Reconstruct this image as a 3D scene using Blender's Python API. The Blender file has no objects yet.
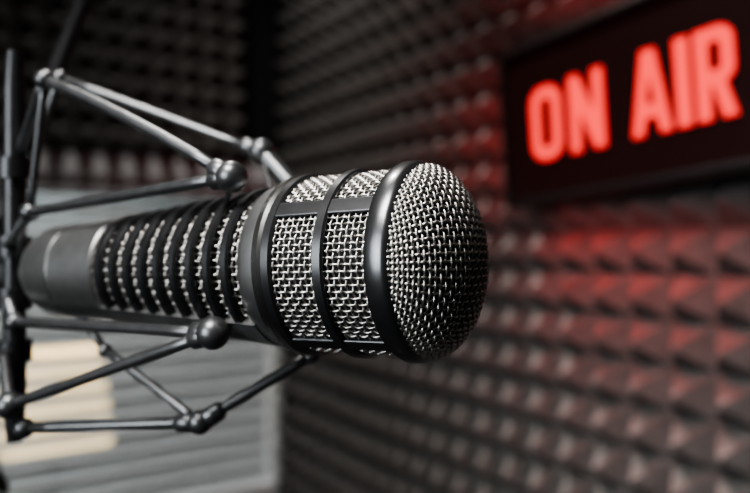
import bpy, bmesh, math
from mathutils import Vector, Matrix
H=1.25
D=bpy.data
S=bpy.context.scene
S.view_settings.look='AgX - Medium High Contrast'
pi=math.pi
# ---------------- materials
def mat(name,col,rough=.5,metal=0,noise=0,nscale=40,emis=None,estr=0,spec=.5,bump=0,coat=0):
    m=D.materials.new(name); m.use_nodes=True
    nt=m.node_tree; b=nt.nodes['Principled BSDF']
    b.inputs['Base Color'].default_value=(*col,1)
    b.inputs['Roughness'].default_value=rough
    b.inputs['Metallic'].default_value=metal
    b.inputs['Specular IOR Level'].default_value=spec
    b.inputs['Coat Weight'].default_value=coat
    if emis:
        b.inputs['Emission Color'].default_value=(*emis,1); b.inputs['Emission Strength'].default_value=estr
    if noise or bump:
        tc=nt.nodes.new('ShaderNodeTexCoord'); n=nt.nodes.new('ShaderNodeTexNoise'); n.inputs['Scale'].default_value=nscale
        n.inputs['Detail'].default_value=6
        nt.links.new(tc.outputs['Object'],n.inputs['Vector'])
        if noise:
            r=nt.nodes.new('ShaderNodeValToRGB')
            r.color_ramp.elements[0].position=.3; r.color_ramp.elements[1].position=.7
            r.color_ramp.elements[0].color=(*[c*(1-noise) for c in col],1)
            r.color_ramp.elements[1].color=(*[min(1,c*(1+noise)) for c in col],1)
            nt.links.new(n.outputs['Fac'],r.inputs['Fac']); nt.links.new(r.outputs['Color'],b.inputs['Base Color'])
        if bump:
            bp=nt.nodes.new('ShaderNodeBump'); bp.inputs['Strength'].default_value=bump; bp.inputs['Distance'].default_value=.002
            nt.links.new(n.outputs['Fac'],bp.inputs['Height']); nt.links.new(bp.outputs['Normal'],b.inputs['Normal'])
    return m
M_foam=mat('acoustic_foam',(.14,.134,.128),.95,0,.2,60,spec=.1,bump=.3)
M_wall=mat('dark_wall_paint',(.012,.012,.013),.9,0,.2,8)
M_floor=mat('carpet',(.04,.04,.045),.95,0,.4,150,bump=.5)
M_ceil=mat('ceiling_tile',(.1,.1,.1),.9,0,.1,30)
M_black=mat('black_satin_metal',(.04,.04,.042),.32,.8,.15,300)
M_frame=mat('ring_black_gloss',(.09,.09,.093),.28,.9,.1,300,coat=.2)
M_wire=mat('steel_mesh_wire',(.47,.45,.425),.36,1,.1,500)
M_body=mat('brushed_grey_metal',(.34,.338,.335),.34,.95,.1,200)
M_chrome=mat('light_metal_rim',(.6,.59,.57),.25,1,.05,200)
M_core=mat('inner_foam_core',(.006,.006,.006),.95,0,.2,300)
M_rod=mat('mount_rod_metal',(.10,.101,.103),.34,.8,.15,200)
M_rubber=mat('rubber_black',(.02,.02,.02),.6,0,.2,200)
M_signbox=mat('sign_black_housing',(.008,.007,.007),.4,0,.1,80)
M_signface=mat('sign_face_acrylic',(.012,.004,.004),.3,0,.1,80,emis=(1,.02,.015),estr=.006)
M_letter=mat('sign_letter_lit',(.3,.02,.02),.4,0,0,40,emis=(1,.05,.042),estr=1.65)
M_white=mat('window_frame_white',(.75,.77,.78),.5,0,.05,20)
M_slat=mat('blind_slat',(.78,.82,.83),.45,0,.05,20)
M_glass=D.materials.new('window_glass'); M_glass.use_nodes=True
g=M_glass.node_tree.nodes['Principled BSDF']; g.inputs['Transmission Weight'].default_value=1; g.inputs['Roughness'].default_value=.0; g.inputs['IOR'].default_value=1.02
M_room2=mat('control_room_wall',(.22,.23,.23),.8,0,.1,5)
M_shade=mat('lampshade_lit',(.8,.7,.5),.7,0,.1,20,emis=(1,.76,.42),estr=2.2)

def mkobj(name,verts,faces,m,parent=None,smooth=False,mw=None):
    me=D.meshes.new(name); me.from_pydata([tuple(v) for v in verts],[],faces); me.update()
    bm=bmesh.new(); bm.from_mesh(me); bmesh.ops.recalc_face_normals(bm,faces=bm.faces); bm.to_mesh(me); bm.free()
    if smooth:
        for p in me.polygons: p.use_smooth=True
    ms=m if isinstance(m,(list,tuple)) else [m]
    for x in ms: me.materials.append(x)
    o=D.objects.new(name,me); S.collection.objects.link(o)
    if parent: o.parent=parent
    if mw: o.matrix_world=mw
    return o
def empty(name,mw=None):
    e=D.objects.new(name,None); S.collection.objects.link(e); e.empty_display_size=.05
    if mw: e.matrix_world=mw
    return e
class MB:
    def __init__(s): s.v=[]; s.f=[]
    def add(s,v,f):
        n=len(s.v); s.v+= [tuple(x) for x in v]; s.f+=[tuple(i+n for i in q) for q in f]
    def tube(s,pts,r,sides=6,closed=False,caps=True):
        pts=[Vector(p) for p in pts]; n=len(pts); rs=r if isinstance(r,(list,tuple)) else [r]*n
        v=[];f=[]
        up=None
        for i,p in enumerate(pts):
            if closed: t=(pts[(i+1)%n]-pts[i-1])
            else: t=pts[min(i+1,n-1)]-pts[max(i-1,0)]
            t.normalize()
            if up is None:
                up=Vector((0,0,1)) if abs(t.z)<.9 else Vector((1,0,0))
            a=(up-t*up.dot(t)).normalized(); b=t.cross(a); up=a
            for k in range(sides):
                an=2*pi*k/sides
                v.append(p+(a*math.cos(an)+b*math.sin(an))*rs[i])
        m=n if closed else n-1
        for i in range(m):
            j=(i+1)%n
            for k in range(sides):
                k2=(k+1)%sides
                f.append((i*sides+k,i*sides+k2,j*sides+k2,j*sides+k))
        if caps and not closed:
            f.append(tuple(range(sides))); f.append(tuple((n-1)*sides+k for k in range(sides)))
        s.add(v,f)
    def revolve(s,prof,segs=96,closed=False):
        v=[];f=[]
        for x,r in prof:
            for k in range(segs):
                a=2*pi*k/segs; v.append((x,-r*math.cos(a),r*math.sin(a)))
        n=len(prof)
        for i in range(n if closed else n-1):
            j=(i+1)%n
            for k in range(segs):
                k2=(k+1)%segs; f.append((i*segs+k,i*segs+k2,j*segs+k2,j*segs+k))
        s.add(v,f)
    def arcband(s,x0,x1,rin,rout,p0,p1,n=10,nx=1):
        v=[];f=[]
        for j in range(nx+1):
            x=x0+(x1-x0)*j/nx
            for i in range(n+1):
                a=p0+(p1-p0)*i/n
                for r in (rin(x),rout(x)): v.append((x,-r*math.cos(a),r*math.sin(a)))
        w=2*(n+1)
        for j in range(nx):
            for i in range(n):
                a=j*w+2*i; b=a+w
                f+=[(a+1,a+3,b+3,b+1),(a,a+2,b+2,b)]
            a=j*w; b=a+w; f.append((a,a+1,b+1,b)); a+=2*n; b+=2*n; f.append((a,a+1,b+1,b))
        for j in (0,nx):
            for i in range(n):
                a=j*w+2*i; f.append((a,a+1,a+3,a+2))
        s.add(v,f)
    def ball(s,c,r,n=20):
        c=Vector(c); v=[];f=[]
        for i in range(n//2+1):
            th=pi*i/(n//2)
            for k in range(n):
                ph=2*pi*k/n
                v.append(c+Vector((math.sin(th)*math.cos(ph),math.sin(th)*math.sin(ph),math.cos(th)))*r)
        for i in range(n//2):
            for k in range(n):
                k2=(k+1)%n; f.append((i*n+k,i*n+k2,(i+1)*n+k2,(i+1)*n+k))
        s.add(v,f)
    def box(s,lo,hi,fn=lambda a,b,c:(a,b,c)):
        v=[fn(x,y,z) for x in (lo[0],hi[0]) for y in (lo[1],hi[1]) for z in (lo[2],hi[2])]
        s.add(v,[(0,1,3,2),(4,5,7,6),(0,1,5,4),(2,3,7,6),(0,2,6,4),(1,3,7,5)])
    def obj(s,name,m,parent=None,smooth=False,mw=None,bevel=0,autosm=False):
        o=mkobj(name,s.v,s.f,m,parent,smooth or autosm,mw)
        if bevel:
            md=o.modifiers.new('bevel','BEVEL'); md.width=bevel; md.segments=2; md.limit_method='ANGLE'
        if autosm:
            bm=bmesh.new(); bm.from_mesh(o.data)
            for e in bm.edges:
                if len(e.link_faces)==2 and e.calc_face_angle()>math.radians(35): e.smooth=False
            bm.to_mesh(o.data); bm.free()
        return o

# ---------------- room
C=Vector((-.19,1.57)); dR=Vector((.545,-.839)); eL=Vector((-.839,-.545))
dR.normalize(); eL.normalize()
LR=3.0; LL=2.6; CH=2.6
def WR(s,d,z): p=C+dR*s+eL*d; return (p.x,p.y,z)
def WL(s,d,z): p=C+eL*s+dR*d; return (p.x,p.y,z)
T=.08
b=MB(); b.box((-T,-T,0),(LR+T,0,CH),WR); b.obj('wall_right',M_wall)
ws0,ws1,wz0,wz1=.015,1.25,H-.55,H+.165
b=MB()
b.box((0,-T,0),(LL,0,wz0),WL); b.box((0,-T,wz1),(LL,0,CH),WL)
b.box((0,-T,wz0),(ws0,0,wz1),WL); b.box((ws1,-T,wz0),(LL,0,wz1),WL)
b.obj('wall_left',M_wall)
b=MB(); b.box((0,LR,0),(LL,LR+T,CH),WL); b.obj('wall_near',M_wall)
b=MB(); b.box((0,LL,0),(LR,LL+T,CH),WR); b.obj('wall_back',M_wall)
b=MB(); b.box((-T,-T,-T),(LR+T,LL+T,0),WR); b.obj('floor',M_floor)
b=MB(); b.box((-T,-T,CH),(LR+T,LL+T,CH+T),WR); b.obj('ceiling',M_ceil)
def foam(name,F,s0,s1,z0,z1,pitch=.05,h=.040,base=.010):
    b=MB(); ns=int(round((s1-s0)/pitch)); nz=int(round((z1-z0)/pitch))
    fl=.0022
    for i in range(ns):
        for j in range(nz):
            a=s0+i*pitch; c=z0+j*pitch; m=a+pitch/2; n=c+pitch/2
            v=[F(a,base,c),F(a+pitch,base,c),F(a+pitch,base,c+pitch),F(a,base,c+pitch),
               F(m-fl,base+h,n-fl),F(m+fl,base+h,n-fl),F(m+fl,base+h,n+fl),F(m-fl,base+h,n+fl)]
            b.add(v,[(0,1,5,4),(1,2,6,5),(2,3,7,6),(3,0,4,7),(4,5,6,7)])
    b.box((s0,.0005,z0),(s0+ns*pitch,base-.0002,z0+nz*pitch),F)
    return b.obj(name,M_foam)
foam('acoustic_foam_panel',WR,.01,2.41,.12,2.52)
foam('acoustic_foam_panel.001',WL,.11,2.51,H+.185,H+1.235)
foam('acoustic_foam_panel.002',WL,.06,2.46,.1,.6)
# window
e=empty('window_1')
b=MB(); fw=.032
b.box((ws0-.012,-T*.5,wz1-fw*.9),(ws1,.014,wz1+.012),WL); b.box((ws0-.012,-T*.5,wz0-.01),(ws1,.014,wz0+fw),WL)
b.box((ws0-.012,-T*.5,wz0),(ws0+fw-.006,.014,wz1),WL); b.box((ws1-fw,-T*.5,wz0),(ws1,.014,wz1),WL)
b.obj('window_frame',M_white,e)
b=MB(); b.box((ws0,-.052,wz0),(ws1,-.048,wz1),WL); b.obj('window_pane',M_glass,e)
b=MB(); z=wz0+fw+.012
while z<wz1-.05:
    a=math.radians(38); w=.0125
    def SL(s,d,zz,z=z): return WL(s,-.012+d*math.cos(a), z-d*math.sin(a)+zz)
    b.box((ws0+fw,-w,-.0005),(ws1-fw-.01,w,.0005),SL)
    z+=.036
b.box((ws0+fw,-.026,wz1-.06),(ws1-fw-.01,.006,wz1-.03),WL)
for s in (.2,.75,1.05):
    b.box((s,-.0125,wz0+fw),(s+.0015,-.0115,wz1-.05),WL)
b.obj('window_blinds',M_slat)
b=MB()
b.box((-.5,-1.3,0),(2.6,-1.25,CH),WL); b.obj('wall_control_room',M_room2)
b=MB()
cx,cd,cz=.38,-.7,H-.42
v=[];f=[];n=32
for k in range(n):
    a=2*pi*k/n; v.append(WL(cx+.15*math.cos(a),cd+.15*math.sin(a),cz-.13)); v.append(WL(cx+.12*math.cos(a),cd+.12*math.sin(a),cz+.13))
for k in range(n):
    k2=(k+1)%n; f.append((2*k,2*k2,2*k2+1,2*k+1))
b.add(v,f)
el=empty('floor_lamp')
b.obj('lampshade',M_shade,el,smooth=True)
b=MB(); p=WL(cx,cd,0); b.tube([(p[0],p[1],.01),(p[0],p[1],cz+.1)],.012,12); b.tube([(p[0],p[1],0),(p[0],p[1],.025)],.14,32); b.obj('lamp_stand',M_black,el)

# ---------------- sign (on right wall, resting against the foam tips)
sgn=empty('on_air_sign')
sx0,sx1,sz0,sz1=.786,1.115,H+.058,H+.246
sc=((sx0+sx1)/2,(sz0+sz1)/2); rot=math.radians(4.3)
def SG(s,d,z):
    u=s-sc[0]; w=z-sc[1]
    return WR(sc[0]+u*math.cos(rot)-w*math.sin(rot), d, sc[1]+u*math.sin(rot)+w*math.cos(rot))
b=MB(); b.box((sx0,.051,sz0),(sx1,.094,sz1),SG); b.obj('housing',M_signbox,sgn,bevel=.002)
b=MB(); t=.007
b.box((sx0,.094,sz0),(sx1,.100,sz0+t),SG); b.box((sx0,.094,sz1-t),(sx1,.100,sz1),SG)
b.box((sx0,.094,sz0),(sx0+t,.100,sz1),SG); b.box((sx1-t,.094,sz0),(sx1,.100,sz1),SG); b.obj('bezel',M_signbox,sgn,bevel=.001)
b=MB(); b.box((sx0+t,.094,sz0+t),(sx1-t,.0955,sz1-t),SG); b.obj('face',M_signface,sgn)
def rr(x0,y0,x1,y1,r,n=6):
    pts=[]
    for cx,cy,a0 in ((x1-r,y1-r,0),(x0+r,y1-r,90),(x0+r,y0+r,180),(x1-r,y0+r,270)):
        for i in range(n+1):
            a=math.radians(a0+90*i/n); pts.append((cx+r*math.cos(a),cy+r*math.sin(a)))
    return pts
zc=H+.1065; ch=.084; st=.0128
def letter(nm,x,w):
    L=[]
    if nm=='O': L=[rr(0,0,w,ch,w*.42),rr(st,st,w-st,ch-st,w*.18)]
    if nm=='N': 
        L=[[(0,0),(st,0),(st,ch*.56),(w-st*1.0,0),(w,0),(w,ch),(w-st,ch),(w-st,ch*.44),(st,ch),(0,ch)]]
    if nm=='I': L=[[(0,0),(w,0),(w,ch),(0,ch)]]
    if nm=='A':
        c=w/2
        L=[[(0,0),(st*.9,0),(st*.9+.0035,ch*.2),(w-st*.9-.0035,ch*.2),(w-st*.9,0),(w,0),(c+st*.58,ch),(c-st*.58,ch)],
           [(c-.0056,ch*.36),(c+.0056,ch*.36),(c,ch*.76)]]
    if nm=='R':
        top=[]
        r=.014
        for i in range(7):
            a=math.radians(90-90*i/6); top.append((w-r+r*math.cos(a),ch-r+r*math.sin(a)))
        for i in range(7):
            a=math.radians(0-70*i/6); top.append((w-r+r*math.cos(a),ch*.40+r+r*math.sin(a)-.002))
        L=[[(0,0),(0,ch)]+top+[(w,0),(w-st*1.0,0),(w-st*1.6,ch*.36),(st,ch*.36),(st,0)],
           rr(st,ch*.52,w-st*.95,ch-st,.005)]
    cu=D.curves.new('c','CURVE'); cu.dimensions='2D'; cu.fill_mode='BOTH'; cu.extrude=.0012
    for poly in L:
        sp=cu.splines.new('POLY'); sp.points.add(len(poly)-1)
        for i,(a,c) in enumerate(poly): sp.points[i].co=(a,c,0,1)
        sp.use_cyclic_u=True
    o=D.objects.new('tmp',cu); S.collection.objects.link(o)
    bpy.context.view_layer.update()
    me=D.meshes.new_from_object(o.evaluated_get(bpy.context.evaluated_depsgraph_get()))
    v=[SG(x+q.co.x,.0967+q.co.z,zc+q.co.y) for q in me.vertices]; f=[tuple(p.vertices) for p in me.polygons]
    D.objects.remove(o)
    mkobj('letter_'+nm,v,f,M_letter,sgn)
for nm,x,w in (('O',.834,.044),('N',.891,.045),('A',.970,.043),('I',1.0200,.014),('R',1.0405,.037)): letter(nm,x,w)

# ---------------- microphone
O0=Vector((.0152,.193,H-.0041)); a=Vector((.87,-.49,.034)).normalized()
zz=Vector((0,0,1)); zz=(zz-a*zz.dot(a)).normalized(); yy=zz.cross(a)
MM=Matrix(((a.x,yy.x,zz.x,O0.x),(a.y,yy.y,zz.y,O0.y),(a.z,yy.z,zz.z,O0.z),(0,0,0,1)))
mic=empty('studio_microphone'); 
def part(b,name,m,**k):
    o=b.obj(name,m,None,**k); o.parent=mic; return o
R=.0264; WRAD=.00040; AMP=.00034
b=MB(); n=38; du=2/n; dep=.0132
def dome(u,v,o):
    q=math.hypot(u,v); th=min(q,1)*pi/2
    if q<1e-9: return (dep+o,0,0)
    r=R*math.sin(th); x=dep*math.cos(th)
    nx=math.cos(th); nr=math.sin(th)
    return (x+o*nx,(r+o*nr)*u/q*-1,(r+o*nr)*v/q)
for i in range(-n//2+1,n//2):
    c=i*du; h=math.sqrt(max(0,1-c*c)); K=max(6,int(h*2/du*4))
    b.tube([dome(c,-h+2*h*k/K,AMP*(-1)**i*math.cos(pi*(-h+2*h*k/K)/du)) for k in range(K+1)],WRAD,6,caps=False)
    b.tube([dome(-h+2*h*k/K,c,-AMP*(-1)**i*math.cos(pi*(-h+2*h*k/K)/du)) for k in range(K+1)],WRAD,6,caps=False)
part(b,'dome_wire_mesh',M_wire,smooth=True)
def woven(b,t0,t1,rf,sp,wr=WRAD,amp=AMP):
    N=int(round(2*pi*rf((t0+t1)/2)/sp/2))*2
    nr=int(round((t1-t0)/sp))
    s=(t1-t0)/nr
    for i in range(nr+1):
        t=t0+i*s; pts=[]
        for k in range(N*4):
            p=2*pi*k/(N*4); r=rf(t)+amp*(-1)**i*math.cos(N*p/2); pts.append((-t,-r*math.cos(p),r*math.sin(p)))
        b.tube(pts,wr,5,closed=True)
    for j in range(N):
        p=2*pi*j/N; pts=[]
        for k in range(nr*4+1):
            t=t0+s*k/4; r=rf(t)-amp*(-1)**j*math.cos(pi*k/4); pts.append((-t,-r*math.cos(p),r*math.sin(p)))
        b.tube(pts,wr,5,caps=False)
b=MB(); woven(b,.003,.038,lambda t:.0256,.00178,.00034,.0003); part(b,'cage_wire_mesh',M_wire,smooth=True)
b=MB(); b.revolve([( (dep-.0016)*math.cos(i*pi/32), max(.00001,(R-.0016)*math.sin(i*pi/32))) for i in range(17)]+[(-.005,.0238),(-.04,.0238)]); part(b,'inner_core',M_core,smooth=True)
def ring(name,prof,m): 
    b=MB(); b.revolve(prof,128,closed=True); part(b,name,m,autosm=True)
ring('front_ring',[(.0012,.0260),(.0014,.0266),(.0006,.0275),(-.0005,.0279),(-.0040,.0280),(-.0052,.0275),(-.0056,.0264),(-.0056,.0245),(0,.0245)],M_frame)
ring('middle_ring',[(-.0178,.0250),(-.0178,.0267),(-.0184,.0273),(-.0208,.0273),(-.0214,.0267),(-.0214,.0250)],M_frame)
ring('rear_ring',[(-.0345,.0250),(-.0345,.0265),(-.0352,.0272),(-.0375,.0272),(-.0380,.0266),(-.0380,.0245)],M_frame)
ring('rim',[(-.0379,.0245),(-.0379,.0269),(-.0388,.0275),(-.0408,.0271),(-.0414,.026),(-.0414,.0245)],M_chrome)
b=MB()
for ph in (35,125,215,305):
    p=math.radians(ph); w=.0024/.027
    b.arcband(-.036,-.004,lambda x:.0250,lambda x:.0270,p-w,p+w,4,1)
part(b,'cage_bars',M_frame,bevel=.0004)
def rb(t): return .0246+(.0186-.0246)*(t-.047)/(.118-.047)
b=MB(); b.revolve([(-.0405,.0245),(-.041,.0256),(-.0435,.0254),(-.046,.0249),(-.0475,.0246),(-.0485,.0238),(-.0485,.02)],96); part(b,'collar',M_body,autosm=True)
b=MB(); b.revolve([(-.047,rb(.047)-.0042),(-.118,rb(.118)-.0042)],96); part(b,'body_core',M_core,smooth=True)
b=MB(); woven(b,.048,.117,lambda t:rb(t)-.0022,.0019,.00036,.0003); part(b,'body_wire_mesh',M_wire,smooth=True)
b=MB(); nf=9
for i in range(nf):
    t=.0535+i*.0074; r=rb(t)
    b.revolve([(-t+.0019,r-.0035),(-t+.0017,r-.0004),(-t+.0010,r+.0003),(-t-.0010,r+.0003),(-t-.0017,r-.0004),(-t-.0019,r-.0035)],96,closed=True)
part(b,'body_fins',M_black,autosm=True)
b=MB()
for p0,p1 in ((-80,-42),(100,138)):
    b.arcband(-.118,-.047,lambda x:rb(-x)-.004,lambda x:rb(-x)+.0006,math.radians(p0),math.radians(p1),12,4)
part(b,'body_spines',M_body,autosm=True)
b=MB(); b.revolve([(-.1165,.0140),(-.1165,.0186),(-.1172,.0192),(-.121,.0190),(-.1215,.0186),(-.140,.0180),(-.1405,.0174),(-.1415,.0174),(-.142,.0180),(-.154,.0172),(-.159,.0155),(-.161,.013),(-.161,.0098),(-.181,.0095),(-.182,.0085),(-.182,.0001)],96)
part(b,'rear_body',M_body,autosm=True)
b=MB(); b.tube([(-.178,0,0),(-.195,0,0),(-.22,0,-.004),(-.25,.01,-.02),(-.28,.03,-.06),(-.29,.06,-.12)],[.006,.006,.004,.003,.003,.003],12); part(b,'cable',M_rubber,smooth=True)
mic.matrix_world=MM

# ---------------- shock mount
sm=empty('shock_mount')
def P(x,y,z): return Vector((x,y,H+z))
A=P(-.0419,.205,.0204); F=P(-.1179,.25,.0595); B=P(-.0412,.255,.0344); B2=P(-.0263,.247,.018)
F2=P(-.1238,.275,.0662); G=P(-.1281,.26,.0128); Cc=P(-.0474,.205,-.0253); I=P(-.1337,.26,-.028)
H1=P(-.1278,.245,-.0555); H2=P(-.1243,.248,-.0642); Dd=P(-.0575,.23,-.0577); E=P(-.0214,.235,-.0366); J=P(-.0964,.25,-.037)
b=MB(); r=.0019
def rod(p,q,r=r,sag=0):
    m=(p+q)/2+Vector((0,0,sag)); pts=[p.lerp(m,i/6)*(1-i/6)+m.lerp(q,i/6)*(i/6) for i in range(7)]
    b.tube(pts,r,12)
rod(A,F,sag=.003); rod(A,G); rod(B,F2,.0015); rod(B,B2,.0036); rod(Cc,I); rod(Cc,H1); rod(Dd,H2); rod(Dd,E); rod(Dd,J,.0015)
rod(F,P(-.137,.27,.035),.0022); rod(F,G,.0015); rod(F2,P(-.139,.28,.03),.002)
rod(G,P(-.139,.265,-.0),.002); rod(I,P(-.139,.265,-.02),.002); rod(H1,P(-.139,.262,-.04),.002); rod(J,P(-.139,.28,-.0),.0015)
b.obj('suspension_rods',M_rod,sm,smooth=True)
b=MB()
for c,rr_ in ((A,.0048),(B,.0050),(Cc,.0050),(Dd,.0042),(F,.0036),(F2,.003),(G,.0036),(I,.0036),(H1,.0048),(H2,.0036),(E,.003),(J,.0025)):
    b.ball(c,rr_)
for c,t in ((A,F),(A,G),(B,F2),(Cc,I),(Cc,H1),(Dd,H2),(Dd,E),(B,B2)):
    d=(t-c).normalized(); b.tube([c,c+d*.0075,c+d*.009],[.0036,.0031,.002],14)
b.obj('joint_balls',M_rod,sm,smooth=True)
b=MB()
bar=[P(-.139,.27,z) for z in (-.075,-.06,0,.06,.075)]
b.tube(bar,[.003,.0042,.0042,.0042,.003],14)
for z in (-.04,-.02,0,.03): b.tube([P(-.139,.27,z-.004),P(-.139,.27,z+.004)],.0062,16)
b.tube([P(-.139,.27,0),P(-.165,.30,-.005)],.006,16)
b.tube([P(-.165,.30,-.018),P(-.165,.30,.012)],.010,20)
b.obj('yoke',M_black,sm,autosm=True)
b=MB()
for c,t in ((A,.062),(B,.062),(Cc,.062),(E,.062)):
    q=O0-a*t; d=(c-q); d=(d-a*d.dot(a)).normalized(); q=q+d*(rb(t)-.001)
    b.tube([c,q],.0009,8)
b.obj('elastic_cords',M_rubber,sm)
ba=empty('boom_arm')
b=MB()
b.tube([P(-.165,.30,.0),P(-.178,.37,.07),P(-.17,.42,.16)],.005,12)
b.tube([P(-.17,.42,.15),P(-.10,.62,.85)],.008,14); b.tube([P(-.19,.42,.15),P(-.12,.62,.85)],.004,10)
b.tube([P(-.11,.62,.84),P(-.11,.62,1.335)],.012,16); b.tube([P(-.11,.62,1.33),P(-.11,.62,1.35)],.05,32)
b.obj('arm_tubes',M_black,ba,autosm=True)

# ---------------- lights
def area(name,loc,tgt,size,energy,col,sy=None,spread=None,parent=None):
    l=D.lights.new(name,'AREA'); l.energy=energy; l.color=col; l.size=size
    if sy: l.shape='RECTANGLE'; l.size_y=sy
    if spread: l.spread=math.radians(spread)
    o=D.objects.new(name,l); S.collection.objects.link(o); o.location=loc
    o.rotation_euler=(Vector(tgt)-Vector(loc)).to_track_quat('-Z','Y').to_euler()
    if parent: o.parent=parent
    return o
area('key_softbox',(-.22,-.05,H+.55),(0,.2,H),.28,2.5,(1,.985,.96),spread=80)
area('side_fill',(-.5,-.25,H+.12),(-.03,.21,H),.45,.85,(.9,.96,1),spread=50)  # added fill lamp, gives the dark metal parts highlights
area('ceiling_light',WR(.45,.45,CH-.05),WR(.95,.1,H-.3),.13,8.5,(1,.97,.93),spread=100)
p=WL(.7,-.7,H+.9); area('control_room_light',p,WL(.7,-1.2,H-.2),.6,42,(.88,.97,1))
RED=(1,.03,.025); cs,cz2=sc  # red area lamps below are added, standing in for the sign's spill
area('red_spill_bottom',SG(cs,.115,sz0-.012),SG(cs,.05,sz0-.2),.3,.48,RED,.02,parent=sgn,spread=150)
area('red_spill_top',SG(cs,.115,sz1+.012),SG(cs,.05,sz1+.2),.3,.40,RED,.02,parent=sgn,spread=140)
area('red_spill_side',SG(sx0-.012,.115,cz2),SG(sx0-.2,.0,cz2),.02,.10,RED,.17,parent=sgn,spread=120)
w=D.worlds.new('world'); S.world=w; w.use_nodes=True; w.node_tree.nodes['Background'].inputs[0].default_value=(.05,.055,.06,1); w.node_tree.nodes['Background'].inputs[1].default_value=.5
# ---------------- camera
cd=D.cameras.new('camera'); cd.lens=33.6; cd.sensor_width=36; cd.clip_start=.01
cam=D.objects.new('camera',cd); S.collection.objects.link(cam); cam.location=(0,0,H); cam.rotation_euler=(pi/2,0,0)
cd.dof.use_dof=True; cd.dof.focus_distance=.178; cd.dof.aperture_fstop=6.8
S.camera=cam
